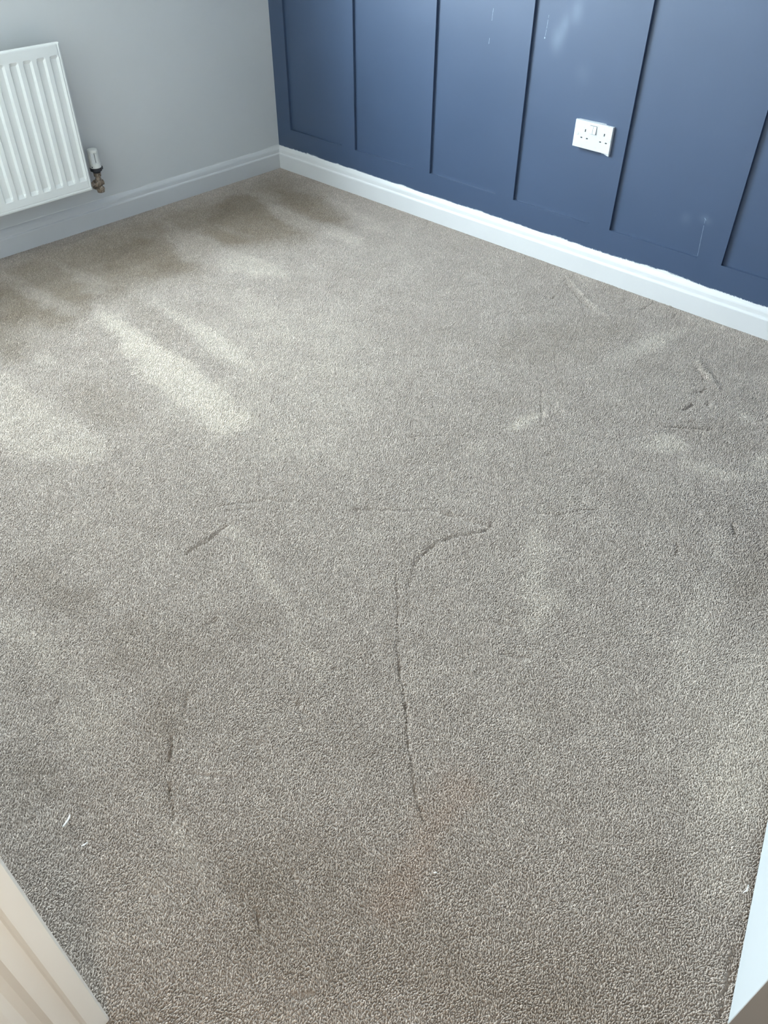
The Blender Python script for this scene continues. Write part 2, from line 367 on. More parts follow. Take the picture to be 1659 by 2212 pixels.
M_BLUE = mat_blue(); M_GREY = mat_grey_wall()
M_TRIM = mat_paint('white_satin_trim', (0.665, 0.66, 0.665, 1), .38)
M_LINING = mat_paint('lit_white_lining', (0.86, 0.85, 0.83, 1), .3)  # lighter than the trim paint, standing in for landing light
M_RAD = mat_paint('radiator_enamel', (0.88, 0.89, 0.87, 1), .30, .02)
M_DOOR = mat_paint('white_door_paint', (0.60, 0.63, 0.65, 1), .4)
M_EDGE = mat_paint('shaded_door_edge', (0.40, 0.36, 0.33, 1), .7, .1)  # shade on the landing-facing edge put into a darker colour
M_CEIL = mat_paint('ceiling_white', (0.88, 0.88, 0.87, 1), .8)
M_HALL = mat_paint('landing_wall', (0.55, 0.54, 0.52, 1), .8)
M_PLASTIC = mat_plastic('white_socket_plastic', (0.63, 0.64, 0.65, 1))
M_SLOT = mat_plastic('dark_socket_slot', (0.05, 0.05, 0.055, 1), .6)
M_HEAD = mat_plastic('valve_head_plastic', (0.74, 0.74, 0.71, 1), .35)
M_COLLAR = mat_plastic('dark_collar_plastic', (0.028, 0.030, 0.038, 1), .4)
M_BRASS = mat_brass(); M_GLASS = mat_glass(); M_CARPET = mat_carpet('carpet_backing', False); M_TUFT = mat_carpet('carpet_yarn', True)
M_LINT = mat_paint('white_fluff', (0.80, 0.80, 0.78, 1), .9)
M_SPECK = mat_paint('dark_speck', (0.03, 0.028, 0.025, 1), .9)
M_CHALK = mat_paint('chalky_scratch', (0.40, 0.48, 0.58, 1), .8)

# ------------------------------------------------------------------ room shell
ZC = 2.40; RX = 3.12; NY = -2.64; HX = 3.80; HY = -3.95
# floor: dense carpet sheet with its creases, brushed pile and painted shade
def build_floor():
    step = 0.005
    xs = np.concatenate([[-0.02], np.arange(0.0, 3.34, step), np.arange(3.36, HX + .06, .06)])
    ys = np.concatenate([[0.02], np.arange(0.0, -2.72, -step), np.arange(-2.74, HY - .06, -.06)])
    X, Y = np.meshgrid(xs, ys, indexing='ij'); n, m = X.shape
    rng = np.random.default_rng(7)
    def vnoise(scale, seed):
        g = np.random.default_rng(seed).random((256, 256)); u = X / scale + 40; v = Y / scale + 90
        i = np.floor(u).astype(int); j = np.floor(v).astype(int); fu = u - i; fv = v - j
        fu = fu * fu * (3 - 2 * fu); fv = fv * fv * (3 - 2 * fv)
        a = g[i % 256, j % 256]; b = g[(i + 1) % 256, j % 256]; c = g[i % 256, (j + 1) % 256]; d = g[(i + 1) % 256, (j + 1) % 256]
        return (a * (1 - fu) + b * fu) * (1 - fv) + (c * (1 - fu) + d * fu) * fv
    Z = 0.0016 * (vnoise(.11, 1) - .5) + 0.0012 * (vnoise(.045, 2) - .5) + .0010 * (vnoise(.02, 3) - .5)
    jx = .030 * (vnoise(.05, 4) - .5) + .016 * (vnoise(.018, 5) - .5); jy = .030 * (vnoise(.05, 6) - .5) + .016 * (vnoise(.018, 8) - .5)
    ragged = .006 * rng.standard_normal(X.shape)
    nap_shade = np.zeros_like(X); part = np.zeros_like(X); stain = np.zeros_like(X)
    def window(pts, pad):
        a = np.array(pts); x0, y0 = a.min(0) - pad; x1, y1 = a.max(0) + pad
        i0, i1 = np.searchsorted(xs, [x0, x1]); j0, j1 = np.searchsorted(-ys, [-y1, -y0])
        return slice(max(i0 - 1, 0), i1 + 1), slice(max(j0 - 1, 0), j1 + 1)
    def seg_dist(px, py, a, b):
        ax, ay = a; bx, by = b; dx, dy = bx - ax, by - ay
        t = np.clip(((px - ax) * dx + (py - ay) * dy) / (dx * dx + dy * dy + 1e-12), 0, 1)
        return np.hypot(px - ax - t * dx, py - ay - t * dy)
    for st, soft, poly in NAP_SHADE:
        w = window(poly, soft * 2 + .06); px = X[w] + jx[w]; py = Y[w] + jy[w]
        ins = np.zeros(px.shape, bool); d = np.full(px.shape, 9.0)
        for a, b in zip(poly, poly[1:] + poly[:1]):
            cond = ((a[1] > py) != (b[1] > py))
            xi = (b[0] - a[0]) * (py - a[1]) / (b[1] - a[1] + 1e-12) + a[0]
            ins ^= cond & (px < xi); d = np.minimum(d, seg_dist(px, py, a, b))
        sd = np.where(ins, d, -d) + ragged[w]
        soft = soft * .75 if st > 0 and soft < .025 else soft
        f = np.clip(sd / (2 * soft) + .5, 0, 1); nap_shade[w] += st * (.60 if st > 0 else .9) * f * f * (3 - 2 * f)
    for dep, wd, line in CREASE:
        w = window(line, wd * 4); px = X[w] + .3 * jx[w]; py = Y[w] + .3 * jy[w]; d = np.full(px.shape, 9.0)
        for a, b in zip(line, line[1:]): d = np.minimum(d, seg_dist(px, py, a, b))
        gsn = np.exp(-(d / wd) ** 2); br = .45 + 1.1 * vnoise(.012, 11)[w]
        Z[w] -= dep * .0014 * gsn * br; nap_shade[w] -= (.045 if dep > 0 else .07) * dep * gsn * br  # dent shade and ridge highlights are also painted into the pile tone
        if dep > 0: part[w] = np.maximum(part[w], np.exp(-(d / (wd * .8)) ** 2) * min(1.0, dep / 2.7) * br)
    w = window(STAIN, .15); d = np.full(X[w].shape, 9.0)
    for a, b in zip(STAIN, STAIN[1:]): d = np.minimum(d, seg_dist(X[w] + jx[w], Y[w] + jy[w], a, b))
    stain[w] = .15 * np.exp(-(d / .035) ** 2)
    Z -= .0036
    co = np.stack([X, Y, Z], -1).reshape(-1, 3).astype(np.float32)
    idx = np.arange(n * m).reshape(n, m)
    q = np.stack([idx[:-1, :-1], idx[:-1, 1:], idx[1:, 1:], idx[1:, :-1]], -1).reshape(-1, 4).astype(np.int32)
    me = bpy.data.meshes.new('floor'); me.vertices.add(len(co)); me.vertices.foreach_set('co', co.ravel())
    me.loops.add(q.size); me.loops.foreach_set('vertex_index', q.ravel())
    me.polygons.add(len(q)); me.polygons.foreach_set('loop_start', np.arange(0, q.size, 4, dtype=np.int32))
    me.polygons.foreach_set('use_smooth', np.ones(len(q), bool))
    me.update(calc_edges=True)
    if me.polygons[0].normal.z < 0: me.flip_normals()
    for nm, arr in (('nap_shade', nap_shade), ('stain', stain)):
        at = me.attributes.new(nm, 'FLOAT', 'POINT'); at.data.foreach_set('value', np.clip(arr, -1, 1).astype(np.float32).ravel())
    o = link('floor', me, M_CARPET, kind='structure')
    o['label'] = 'grey beige cut pile carpet with vacuum streaks and creases'
    # pile: one leaning tuft per point, thinned out where a crease parts the yarn
    px, py = .0027, .0034; rg = np.random.default_rng(21)
    gx, gy = np.meshgrid(np.arange(.006, 3.40, px), np.arange(-.006, -2.66, -py), indexing='ij')
    gx = gx + rg.uniform(-.45, .45, gx.shape) * px; gy = gy + rg.uniform(-.45, .45, gy.shape) * py
    keep = (gx - .0) * .79 + (gy + 1.85) * 1.75 > -.0                       # left of this line lies well outside the view
    keep &= (gx < 3.09) | (gy < -1.22)
    gx, gy = gx[keep], gy[keep]
    ii = np.clip(np.searchsorted(xs, gx), 1, n - 2); jj = np.clip(np.searchsorted(-ys, -gy), 1, m - 2)
    pt = part[ii, jj]; live = pt * rg.uniform(.7, 1.3, pt.shape) < .62
    gx, gy, ii, jj, pt = gx[live], gy[live], ii[live], jj[live], pt[live]; N = len(gx)
    pm = bpy.data.meshes.new('carpet_pile'); pm.vertices.add(N)
    pm.vertices.foreach_set('co', np.stack([gx, gy, Z[ii, jj] + .0010], -1).astype(np.float32).ravel())
    lie = math.radians(105) + 1.0 * (vnoise(.16, 31)[ii, jj] - .5) + 1.3 * (vnoise(.03, 32)[ii, jj] - .5) + rg.normal(0, .42, N)
    lean = np.radians(42) + rg.normal(0, .28, N)
    rot = np.stack([np.zeros(N), lean, lie], -1)
    sc = np.stack([rg.uniform(.8, 1.2, N)] * 2 + [rg.uniform(.75, 1.25, N)], -1)
    i2 = np.clip(ii + rg.normal(0, 1.3, N).astype(int), 0, n - 1); j2 = np.clip(jj + rg.normal(0, 1.3, N).astype(int), 0, m - 1)   # pile tone frays at its edges
    for nm, typ, arr in (('nap_shade', 'FLOAT', np.where(pt > .05, nap_shade[ii, jj], nap_shade[i2, j2])), ('stain', 'FLOAT', stain[ii, jj]), ('lie', 'FLOAT_VECTOR', rot), ('size', 'FLOAT_VECTOR', sc)):
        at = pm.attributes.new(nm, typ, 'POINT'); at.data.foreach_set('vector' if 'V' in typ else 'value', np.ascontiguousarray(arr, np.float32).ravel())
    pile = link('carpet_pile', pm, M_TUFT, o, kind='stuff'); pile['label'] = 'short leaning tufts of the carpet pile'
    ng = bpy.data.node_groups.new('carpet_pile', 'GeometryNodeTree')
    ng.interface.new_socket('Geometry', in_out='INPUT', socket_type='NodeSocketGeometry')
    ng.interface.new_socket('Geometry', in_out='OUTPUT', socket_type='NodeSocketGeometry')
    gi = ng.nodes.new('NodeGroupInput'); go = ng.nodes.new('NodeGroupOutput')
    sp = ng.nodes.new('GeometryNodeMeshUVSphere'); sp.inputs['Segments'].default_value = 7; sp.inputs['Rings'].default_value = 5; sp.inputs['Radius'].default_value = 1
    tr = ng.nodes.new('GeometryNodeTransform'); tr.inputs['Scale'].default_value = (.00120, .00115, .0028); tr.inputs['Translation'].default_value = (0, 0, .0014)
    sm = ng.nodes.new('GeometryNodeSetShadeSmooth'); ma = ng.nodes.new('GeometryNodeSetMaterial'); ma.inputs['Material'].default_value = M_TUFT
    ip = ng.nodes.new('GeometryNodeInstanceOnPoints')
    def named(nm):
        nd = ng.nodes.new('GeometryNodeInputNamedAttribute'); nd.data_type = 'FLOAT_VECTOR'; nd.inputs['Name'].default_value = nm; return nd.outputs[0]
    L = ng.links.new
    L(sp.outputs[0], tr.inputs[0]); L(tr.outputs[0], sm.inputs[0]); L(sm.outputs[0], ma.inputs[0]); L(ma.outputs[0], ip.inputs['Instance'])
    e2r = ng.nodes.new('FunctionNodeEulerToRotation'); L(named('lie'), e2r.inputs[0]); L(e2r.outputs[0], ip.inputs['Rotation']); L(named('size'), ip.inputs['Scale'])
    L(gi.outputs[0], ip.inputs['Points']); L(ip.outputs[0], go.inputs[0])
    pile.modifiers.new('carpet_pile', 'NODES').node_group = ng
    return o
floor = build_floor()
box('floor_underlay', -.25, HX, HY, .25, -.12, -.02, M_HALL, floor)

def structure(o, label):
    o['kind'] = 'structure'; o['label'] = label; return o

# radiator wall (x = 0) with the window opening
bm = bmesh.new()
add_box(bm, -WALL_T, 0, WY1, .12, 0, ZC); add_box(bm, -WALL_T, 0, NY - .13, WY0, 0, ZC)
add_box(bm, -WALL_T, 0, WY0, WY1, 0, WZ0); add_box(bm, -WALL_T, 0, WY0, WY1, WZ1, ZC)
structure(bm_obj('wall_left', bm, M_GREY), 'plain pale grey painted wall behind the radiator')

# window out of shot above the radiator
win = structure(empty('window_1', (-.2, (WY0 + WY1) / 2, WZ0)), 'white framed window above the radiator')
def wchild(name, *a, mat=M_TRIM, bev=.004):
    o = box(name, *a, mat, None, bev); o.parent = win; o.matrix_parent_inverse = Matrix.Translation(-Vector(win.location)); return o
for a in ((WY0, WY0 + .06, WZ0, WZ1), (WY1 - .06, WY1, WZ0, WZ1), (WY0 + .06, WY1 - .06, WZ0, WZ0 + .06), (WY0 + .06, WY1 - .06, WZ1 - .06, WZ1)):
    wchild('window_frame', -.23, -.16, *a)
YM = (WY0 + WY1) / 2
wchild('mullion', -.225, -.165, YM - .03, YM + .03, WZ0 + .06, WZ1 - .06)
for a in ((WY0 + .06, YM - .03), (YM + .03, WY1 - .06)):
    wchild('pane', -.20, -.192, a[0], a[1], WZ0 + .06, WZ1 - .06, mat=M_GLASS, bev=0)
wchild('window_sill', -.16, .03, WY0 - .0, WY1 + .0, WZ0, WZ0 + .022)

# blue panelled wall: recessed sheet at y = +0.010, battens and rails flush with y = 0
D = 0.011; BX = (0.0917, 0.5185, 0.9559, 1.3852, 1.8154, 2.2454, 2.6750, RX); BW = .086; RAIL = 0.1873; TOPZ = 2.15
wall_b = structure(box('wall_right', 0, RX + .12, D, .12, 0, ZC, M_BLUE), 'navy blue panelled wall with raised vertical battens')
structure(box('bottom_rail', 0, RX, 0, D, 0, RAIL, M_BLUE, wall_b), 'navy blue bottom rail above the skirting')
structure(box('top_rail', 0, RX, 0, D, TOPZ, ZC, M_BLUE, wall_b), 'navy blue top rail')
bm = bmesh.new(); add_box(bm, -BW, 0, 0, D, RAIL, TOPZ); bat = None
for i, bx in enumerate(BX):
    if bat is None:
        bat = bm_obj('batten', bm, M_BLUE, wall_b); o = bat; o.scale.x = BX[0] / BW
    else:
        o = bat.copy(); COL.objects.link(o); o.parent = wall_b; o.scale.x = 1.0
    o.location = (bx, 0, 0)

# scratches in the blue paint: thin chalky slivers standing a hair proud
def scratch(pts, width, y0):
    bm = bmesh.new(); rng = np.random.default_rng(int(abs(pts[0][0]) * 1000)); P = []
    for (x0, z0), (x1, z1) in zip(pts, pts[1:]):
        for t in np.linspace(0, 1, 10)[:-1]: P.append((x0 + (x1 - x0) * t, z0 + (z1 - z0) * t))
    P.append(pts[-1]); W = [width * w for w in rng.uniform(.35, 1.2, len(P))]
    for (a, b), (wa, wb) in zip(zip(P, P[1:]), zip(W, W[1:])):
        if rng.random() < .12: continue
        vs_ = [bm.verts.new(v) for v in ((a[0] - wa, y0 - .0004, a[1]), (a[0] + wa, y0 - .0004, a[1]), (b[0] + wb, y0 - .0004, b[1]), (b[0] - wb, y0 - .0004, b[1]))]
        bm.faces.new(vs_)
    r_ = bmesh.ops.extrude_face_region(bm, geom=bm.faces[:]); bmesh.ops.translate(bm, verts=[g for g in r_['geom'] if isinstance(g, bmesh.types.BMVert)], vec=(0, .0004, 0))
    o = bm_obj('scratch', bm, M_CHALK, wall_b); o['label'] = 'thin white scratch in the blue paint'
scratch([(1.2065, .812), (1.204, .77)], .0005, D); scratch([(1.2005, .715), (1.199, .697)], .0006, D)
scratch([(1.438, .815), (1.436, .775), (1.4335, .752)], .0005, D); scratch([(1.433, .750), (1.4325, .743)], .0022, D)
scratch([(2.146, .315), (2.150, .25), (2.1545, .189)], .0004, D); scratch([(2.138, .188), (2.1545, .189)], .0004, D)
scratch([(2.143, .318), (2.150, .312)], .001, D)

structure(box('ceiling', -WALL_T, HX + .1, HY - .1, .12, ZC, ZC + .1, M_CEIL), 'white ceiling')
structure(box('wall_side', RX, RX + .12, -1.235, 0, 0, ZC, M_BLUE), 'navy blue side wall by the open door')
structure(box('wall_front', 0, 2.45, NY - .13, NY, 0, ZC, M_CEIL), 'white wall beside the doorway')
structure(box('wall_light_block', 3.42, HX, NY - .13, NY, 0, ZC, M_HALL), 'added unseen wall right of the doorway, blocks landing light')  # unseen wall piece added to keep landing light off the carpet
bm = bmesh.new(); add_box(bm, HX, HX + .1, HY, -1.115, 0, ZC); add_box(bm, RX + .12, HX + .1, -1.235, -1.115, 0, ZC)
add_box(bm, 1.3, HX + .1, HY - .1, HY, 0, ZC); add_box(bm, 1.2, 1.3, HY, NY - .13, 0, ZC)
structure(bm_obj('wall_landing', bm, M_HALL), 'landing walls outside the bedroom')

# skirting boards, mitred in the corner
T = .018
SK = [(0, 0), (T, 0), (T, .0625), (.0176, .0650), (.0164, .0672), (.0146, .0688), (.0124, .0697), (.0114, .0706), (.0110, .0725), (.0107, .0780),
      (.0100, .0840), (.0084, .0885), (.0060, .0925), (.0032, .0962), (.0, .0990)]
structure(sweep_profile('baseboard_left', SK, lambda d, z: (d, -d, z), lambda d, z: (d, NY, z), M_TRIM), 'white moulded skirting board under the radiator')
structure(sweep_profile('baseboard_right', SK, lambda d, z: (d, -d, z), lambda d, z: (RX - d, -d, z), M_TRIM), 'white moulded skirting board along the blue wall')
structure(sweep_profile('baseboard_side', SK, lambda d, z: (RX - d, -d, z), lambda d, z: (RX - d, -1.235, z), M_TRIM), 'white skirting board on the side wall')

# door lining at the left of the doorway, seen close to the camera
JP = [(2.44, NY), (2.600, NY), (2.603, NY - .003), (2.603, NY - .026), (2.600, NY - .030), (2.595, NY - .033),
      (2.594, NY - .056), (2.584, NY - .066), (2.580, NY - .078), (2.583, NY - .090), (2.583, NY - .135), (2.560, NY - .150), (2.50, NY - .152), (2.44, NY - .146)]
structure(sweep_profile('trim_1', [(a, b) for a, b in JP], lambda a, b: (a, b, 0), lambda a, b: (a, b, 2.03), M_LINING), 'white moulded door lining beside the doorway')

# open door leaf at the right: free edge towards the camera
door = structure(empty('door_1', (3.27, -2.03, 0)), 'white open door at the lower right')
dd = Vector((3.177 - 3.27, -1.661 + 2.03, 0)).normalized(); nn = Vector((dd.y, -dd.x, 0))
F0 = Vector((3.2700, -2.030, 0)); DW = .80; DT = .042
def door_part(name, s0, s1, t0, t1, z0, z1, mat, bev=.0015):
    bm = bmesh.new(); add_box(bm, s0, s1, t0, t1, z0, z1, bev)
    R = Matrix(((dd.x, nn.x, 0, F0.x), (dd.y, nn.y, 0, F0.y), (0, 0, 1, 0), (0, 0, 0, 1)))
    bmesh.ops.transform(bm, matrix=Matrix.Translation(-Vector(door.location)) @ R, verts=bm.verts)
    return bm_obj(name, bm, mat, door)
door_part('door_leaf', .0012, DW, 0, DT, .008, 1.99, M_DOOR)['label'] = 'white painted door face'
door_part('door_edge', 0, .0012, .0006, DT - .0006, .008, 1.99, M_EDGE, 0)['label'] = 'door edge with its shade painted in grey brown'
bm = bmesh.new(); add_lathe(bm, [(.024, 0), (.026, .003), (.024, .007), (.010, .009), (.009, .045)], (0, 0, 0), 'Y'); add_box(bm, -.008, .11, .038, .052, -.009, .009, .006)
R = Matrix(((dd.x, nn.x, 0, F0.x), (dd.y, nn.y, 0, F0.y), (0, 0, 1, 0), (0, 0, 0, 1)))
bmesh.ops.transform(bm, matrix=Matrix.Translation(-Vector(door.location)) @ R @ Matrix.Translation((.06, 0, 1.0)) @ Matrix.Diagonal((1, -1, 1, 1)), verts=bm.verts)
bm_obj('door_handle', bm, mat_plastic('brushed_handle', (.5, .5, .5, 1)), door)

# ------------------------------------------------------------------ radiator
RY1, RY0, RZ0, RZ1, RXF = -1.066, -2.278, .180, .700, .100
rad = tag(empty('radiator', (.09, RY1 - .6, RZ0)), 'white steel panel radiator with vertical flutes on the grey wall', 'radiator')
rinv = Matrix.Translation(-Vector(rad.location))
def rchild(o, parent=rad): o.parent = parent; o.matrix_parent_inverse = rinv; return o
def build_panel():
    pitch = .0516; first = -1.0985; depth = .0085; hw = .0175; sl = .0065
    ys = set(); cs = [first - i * pitch for i in range(int((first - RY0 - .02) / pitch) + 1)]
    for c in cs: ys.update((c - hw - .0005, c - hw, c - hw + sl, c + hw - sl, c + hw, c + hw + .0005))
    E_ = [0, .0012, .0035, .007]
    ys = sorted(ys | {RY0 + v for v in E_} | {RY1 - v for v in E_} | {RY1 - .0088, RY1 - .0108, RY0 + .0088, RY0 + .0108})
    zt, zb = .6625, .2215
    zs = sorted({RZ0 + v for v in E_} | {RZ1 - v for v in E_} | {RZ0 + .0115, RZ0 + .0135, RZ0 + .0155, zt, zt - .003, zt - .012, zt - .0155, zb, zb + .003, zb + .013, zb + .0165, .35, .5})
    def dep(y, z):
        d = 0.0
        for c in cs:
            u = abs(y - c)
            if u <= hw:
                fy = min(1, (hw - u) / sl); fz = max(0.0, min(1, (zt - z) / .0125, (z - zb) / .0135))
                d = depth * min(fy, fz); break
        e = min(y - RY0, RY1 - y, z - RZ0, RZ1 - z)
        rnd = 0.0 if e >= .007 else .007 - math.sqrt(max(0, .007 ** 2 - (.007 - e) ** 2))
        if abs(z - RZ0 - .0135) < .0004 or abs(RY1 - .0098 - y) < .0012 and RZ0 < z < RZ1: rnd += .0012
        return d + rnd
    V = [(RXF - dep(y, z), y, z) for y in ys for z in zs]; nz = len(zs); ny = len(ys)
    F = [(i * nz + j, (i + 1) * nz + j, (i + 1) * nz + j + 1, i * nz + j + 1) for i in range(ny - 1) for j in range(nz - 1)]
    # back sheet with a proud seam
    b = len(V); xb = RXF - .016
    ring = [i * nz for i in range(ny)] + [(ny - 1) * nz + j for j in range(1, nz)] + [i * nz + nz - 1 for i in range(ny - 2, -1, -1)] + [j for j in range(nz - 2, 0, -1)]
    V += [(xb, V[i][1], V[i][2]) for i in ring]; n = len(ring)
    F += [(ring[i], ring[(i + 1) % n], b + (i + 1) % n, b + i) for i in range(n)]; F.append(tuple(b + i for i in range(n)))
    return mesh_obj('front_panel', V, F, M_RAD)
rchild(build_panel())
o = rchild(box('back_panel', RXF - .030, RXF - .017, RY0 - .004, RY1 + .006, RZ0 + .004, RZ1 - .006, M_RAD, None, .004)); o['label'] = 'rear steel sheet and welded seam'
bm = bmesh.new()
for i in range(36):
    yy = RY0 + .03 + i * (RY1 - RY0 - .06) / 35.0
    add_box(bm, .044, RXF - .030, yy - .0008, yy + .0008, RZ0 + .06, RZ1 - .05)
rchild(bm_obj('convector_fins', bm, M_RAD))
for yy in (RY1 - .18, RY0 + .18): rchild(box('wall_bracket', .001, RXF - .030, yy - .02, yy + .02, RZ0 + .05, RZ1 - .08, M_RAD, None, .002))

# thermostatic valve at the radiator's right-hand foot
VX, VY = .062, -1.0135
bm = bmesh.new()
add_lathe(bm, [(.0115, .150), (.0145, .151), (.0150, .160), (.0145, .166), (.0115, .168), (.0115, .176), (.0128, .180), (.0132, .196), (.0120, .204),
               (.0105, .207), (.0105, .212), (.0142, .214), (.0146, .226), (.0130, .229)], (VX, VY, 0), 'Z', 12)
add_lathe(bm, [(.0085, -.020), (.0090, .0), (.0090, .012), (.0150, .013), (.0155, .024), (.0145, .027)], (VX, VY - .034, .188), 'Y', 6)
add_lathe(bm, [(.0085, 0), (.0090, .010), (.0105, .0105), (.0108, .0175), (.0065, .0190)], (VX, VY, .186), 'Y', 10)
add_lathe(bm, [(.0110, -.005), (.0115, .0), (.0118, .010), (.0075, .013), (.0075, .016)], (VX + .006, VY, .166), 'X', 8)
valve = rchild(bm_obj('thermostatic_valve', bm, M_BRASS)); valve['label'] = 'tarnished brass valve body'
def vchild(name, bm, mat, smooth=False, label=None):
    o = bm_obj(name, bm, mat); o.parent = valve
    o.matrix_parent_inverse = Matrix()
    if label: o['label'] = label
    return o
bm = bmesh.new(); add_lathe(bm, [(.0150, .228), (.0165, .232), (.0232, .236), (.0238, .248), (.0215, .249)], (VX, VY, 0), 'Z', 28)
add_box(bm, VX - .004, VX + .007, VY + .0215, VY + .0275, .236, .2485, .0015)
vchild('collar', bm, M_COLLAR, label='black plastic collar')
bm = bmesh.new(); seg = 40; rings = []
for rr, h, rib in ((.0224, .2485, 0), (.0228, .253, 0), (.0226, .262, 0), (.0216, .266, 1), (.0204, .300, 1), (.0202, .3045, 1), (.0206, .307, 0), (.0206, .313, 0), (.0190, .3165, 0), (.0120, .3170, 0)):
    rings.append([bm.verts.new((VX + (rr - (.0010 if rib and i % 2 else 0)) * math.cos(2 * math.pi * i / seg), VY + (rr - (.0010 if rib and i % 2 else 0)) * math.sin(2 * math.pi * i / seg), h)) for i in range(seg)])
for a, b in zip(rings, rings[1:]):
    for i in range(seg): bm.faces.new((a[i], a[(i + 1) % seg], b[(i + 1) % seg], b[i]))
bm.faces.new(rings[0]); bm.faces.new(rings[-1])
vchild('valve_head', bm, M_HEAD, label='white ribbed thermostatic head')
# flat scale window and marks on the head facing the room
bm = bmesh.new(); az = -.55; c, s = math.cos(az), math.sin(az)
def on_head(bm, a0, a1, z0, z1, r0, r1):
    q = []
    for rr0, rr1 in ((r0 - .003, r1 - .003), (r0, r1)):
        for a, z_, rr in ((a0, z0, rr0), (a1, z0, rr0), (a1, z1, rr1), (a0, z1, rr1)):
            q.append(bm.verts.new((VX + rr * math.cos(a), VY + rr * math.sin(a), z_)))
    for f in ((0, 1, 2, 3), (4, 5, 6, 7), (0, 1, 5, 4), (1, 2, 6, 5), (2, 3, 7, 6), (3, 0, 4, 7)): bm.faces.new([q[i] for i in f])
on_head(bm, az - .42, az + .22, .262, .3055, .0226, .0212)
vchild('scale_window', bm, M_PLASTIC)
bm = bmesh.new(); on_head(bm, az + .24, az + .32, .270, .3045, .0222, .0212)
on_head(bm, az - .62, az - .45, .252, .2565, .0234, .0234)
vchild('marker', bm, M_COLLAR, label='dark pointer marks')
bm = bmesh.new(); add_lathe(bm, [(.0075, .0), (.0075, .050)], (.012, VY, .158), 'X', 16)
vchild('tail_pipe', bm, M_BRASS, label='short copper pipe into the wall')

# ------------------------------------------------------------------ double socket
SX, SZ = 1.6156, .4408; YP = D            # plate straddles the batten edge, packed out with white filler on the recessed side
sock = tag(empty('double_socket', (SX, YP, SZ)), 'white double wall socket on the blue panelling', 'socket')
sinv = Matrix.Translation(-Vector(sock.location))
def schild(o): o.parent = sock; o.matrix_parent_inverse = sinv; return o
YF = -.010
PIN = [(SX + .0425, SZ + .0575, .0044, .0088), (SX + .0310, SZ + .0330, .0074, .0042), (SX + .0535, SZ + .0330, .0074, .0042),
       (SX + .1180, SZ + .0575, .0044, .0088), (SX + .1065, SZ + .0330, .0074, .0042), (SX + .1290, SZ + .0330, .0074, .0042)]
def plate_with_holes():
    x0, x1, z0, z1 = SX, SX + .146, SZ, SZ + .086
    xs = sorted({x0, x1} | {v for c in PIN for v in (c[0] - c[2] / 2, c[0] + c[2] / 2)})
    zs = sorted({z0, z1} | {v for c in PIN for v in (c[1] - c[3] / 2, c[1] + c[3] / 2)})
    bm = bmesh.new(); g = {}
    def vert(i, j, y):
        k_ = (i, j, y)
        if k_ not in g: g[k_] = bm.verts.new((xs[i], y, zs[j]))
        return g[k_]
    yb = YF + .005
    hole = lambda i, j: any(abs((xs[i] + xs[i + 1]) / 2 - c[0]) < c[2] / 2 and abs((zs[j] + zs[j + 1]) / 2 - c[1]) < c[3] / 2 for c in PIN)
    for i in range(len(xs) - 1):
        for j in range(len(zs) - 1):
            if hole(i, j):
                for a, b in (((i, j), (i + 1, j)), ((i + 1, j), (i + 1, j + 1)), ((i + 1, j + 1), (i, j + 1)), ((i, j + 1), (i, j))):
                    bm.faces.new((vert(*a, YF), vert(*b, YF), vert(*b, yb), vert(*a, yb)))
            else: bm.faces.new((vert(i, j, YF), vert(i + 1, j, YF), vert(i + 1, j + 1, YF), vert(i, j + 1, YF)))
    # rounded shoulders back to the wall
    def ring(o_, y): return [bm.verts.new(v) for v in ((x0 - o_, y, z0 - o_), (x1 + o_, y, z0 - o_), (x1 + o_, y, z1 + o_), (x0 - o_, y, z1 + o_))]
    bot = [vert(i, 0, YF) for i in range(len(xs))]; rgt = [vert(len(xs) - 1, j, YF) for j in range(len(zs))]
    top = [vert(i, len(zs) - 1, YF) for i in range(len(xs) - 1, -1, -1)]; lft = [vert(0, j, YF) for j in range(len(zs) - 1, -1, -1)]
    r1 = ring(.0012, YF + .0014); r2 = ring(.0014, 0.0)
    for k_, side in enumerate((bot, rgt, top, lft)): bm.faces.new(side + [r1[(k_ + 1) % 4], r1[k_]])
    for k_ in range(4): bm.faces.new((r1[k_], r1[(k_ + 1) % 4], r2[(k_ + 1) % 4], r2[k_]))
    return bm_obj('face_plate', bm, M_PLASTIC)
schild(plate_with_holes())
for c in PIN: schild(box('pin_shutter', c[0] - c[2] / 2, c[0] + c[2] / 2, YF + .0028, YF + .0048, c[1] - c[3] / 2, c[1] + c[3] / 2, M_SLOT))
schild(box('switch_gap_shade', SX + .0591, SX + .0859, YF - .0001, YF + .002, SZ + .0510, SZ + .0785, M_SLOT))  # thin dark sheet standing in for the shaded gap around the rockers
for k_ in range(2):
    bm = bmesh.new(); a = SX + .0600 + k_ * .0128; b = a + .0122; z0, z1 = SZ + .0520, SZ + .0775
    V = [bm.verts.new(v) for v in ((a, YF, z0), (b, YF, z0), (b, YF, z1), (a, YF, z1), (a + .0005, YF - .0042, z0 + .0005), (b - .0003, YF - .0042, z0 + .0005),
                                   (b - .0003, YF - .0018, z1 - .0005), (a + .0005, YF - .0018, z1 - .0005))]
    for f in ((0, 1, 2, 3), (4, 5, 6, 7), (0, 1, 5, 4), (1, 2, 6, 5), (2, 3, 7, 6), (3, 0, 4, 7)): bm.faces.new([V[i] for i in f])
    schild(bm_obj('rocker_switch', bm, M_PLASTIC))
for cx in (SX + .0122, SX + .1395):
    bm = bmesh.new(); add_lathe(bm, [(.0052, YF), (.0052, YF - .0006), (.0046, YF - .0009)], (cx, 0, SZ + .043), 'Y', 20)
    schild(bm_obj('screw_cap', bm, M_PLASTIC))
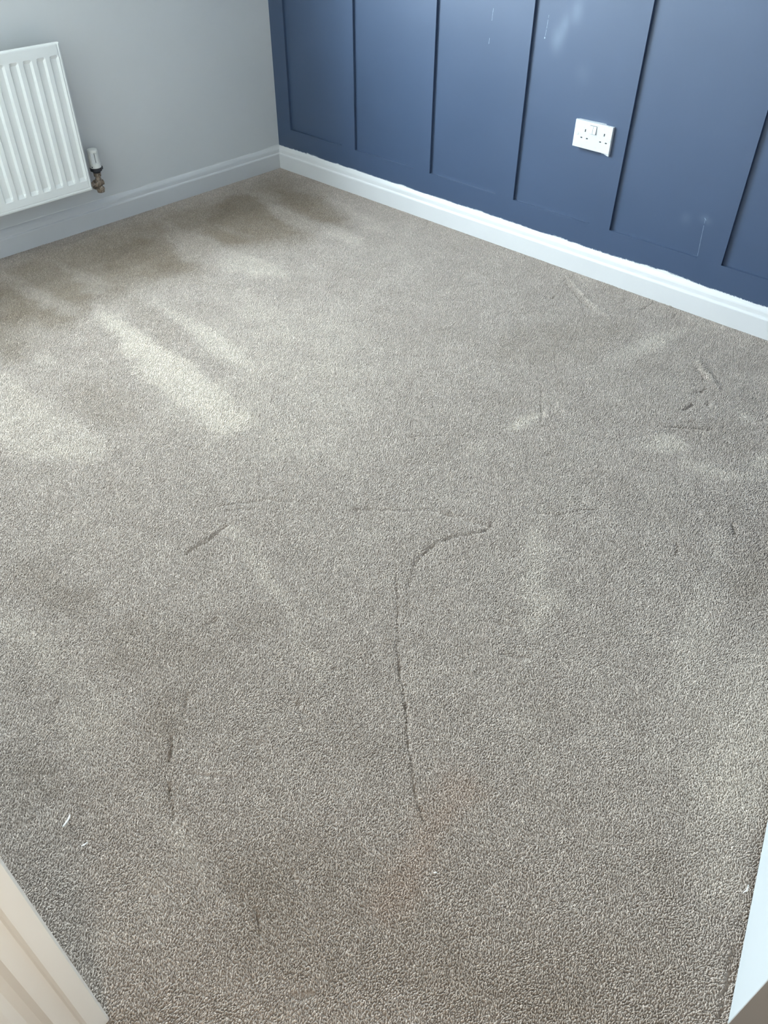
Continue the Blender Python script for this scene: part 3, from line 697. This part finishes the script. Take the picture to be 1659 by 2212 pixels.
def smear(poly, y0, y1):
    bm = bmesh.new(); A = [bm.verts.new((x, y0, z)) for x, z in poly]; B = [bm.verts.new((x, y1, z)) for x, z in poly]; n = len(poly)
    bm.faces.new(A); bm.faces.new(B[::-1])
    for i in range(n): bm.faces.new((A[i], A[(i + 1) % n], B[(i + 1) % n], B[i]))
    o = schild(bm_obj('paint_smear', bm, M_PLASTIC)); o['label'] = 'lumpy white paint along the plate edge'
zt = SZ + .086
BL = 1.8154 - BW                         # left edge of the batten behind the plate
smear([(SX + .001, SZ + .001), (BL - .0005, SZ + .001), (BL - .0005, zt + .0012), (SX + .095, zt + .0016), (SX + .05, zt + .0004), (SX + .001, zt - .0004)], -.0002, YP)
smear([(SX + .117, SZ), (SX + .1175, SZ - .003), (SX + .124, SZ - .0022), (SX + .134, SZ - .0050), (SX + .140, SZ - .0068), (SX + .1455, SZ - .0078), (SX + .1465, SZ)], YF + .003, -.0002)

# ------------------------------------------------------------------ bits on the carpet
def lint(pts, rad_, mat, label, z=.004):
    bm = bmesh.new(); prev = None; n = len(pts)
    for i, (x, y, dz) in enumerate(pts):
        rr = rad_ * (1.0 if 0 < i < n - 1 else .45); a = pts[max(i - 1, 0)]; b = pts[min(i + 1, n - 1)]
        t = Vector((b[0] - a[0], b[1] - a[1], 0)).normalized(); sd = Vector((-t.y, t.x, 0))
        ring = [bm.verts.new(Vector((x, y, z + dz)) + sd * rr * math.cos(q) + Vector((0, 0, .6 * rr * math.sin(q)))) for q in [k_ * math.pi / 3 for k_ in range(6)]]
        if prev:
            for k_ in range(6): bm.faces.new((prev[k_], prev[(k_ + 1) % 6], ring[(k_ + 1) % 6], ring[k_]))
        else: bm.faces.new(ring)
        prev = ring
    bm.faces.new(prev)
    o = bm_obj('lint', bm, mat, smooth=True); tag(o, label, 'lint'); return o
lint([(2.2879, -2.533, 0), (2.288, -2.5295, 0.001), (2.2865, -2.525, 0.0015), (2.2849, -2.5196, 0.002), (2.2813, -2.5147, 0.002), (2.2775, -2.5124, 0.001)], .0018, M_LINT, 'white curl of fluff on the carpet above the door lining')
lint([(2.342, -2.5287, 0), (2.3446, -2.524, 0.001), (2.3451, -2.518, 0.0015)], .0017, M_LINT, 'short white fluff flake below the white curl')
lint([(3.205, -1.83, 0), (3.208, -1.822, .002), (3.206, -1.812, .002)], .0014, M_LINT, 'white thread on the carpet against the open door')
lint([(2.812, -2.152, 0), (2.816, -2.148, .001)], .0022, M_LINT, 'tiny white speck below the orange carpet stain')
lint([(1.702, -1.527, 0), (1.706, -1.523, .001)], .0028, M_SPECK, 'tiny dark speck in the middle of the carpet')
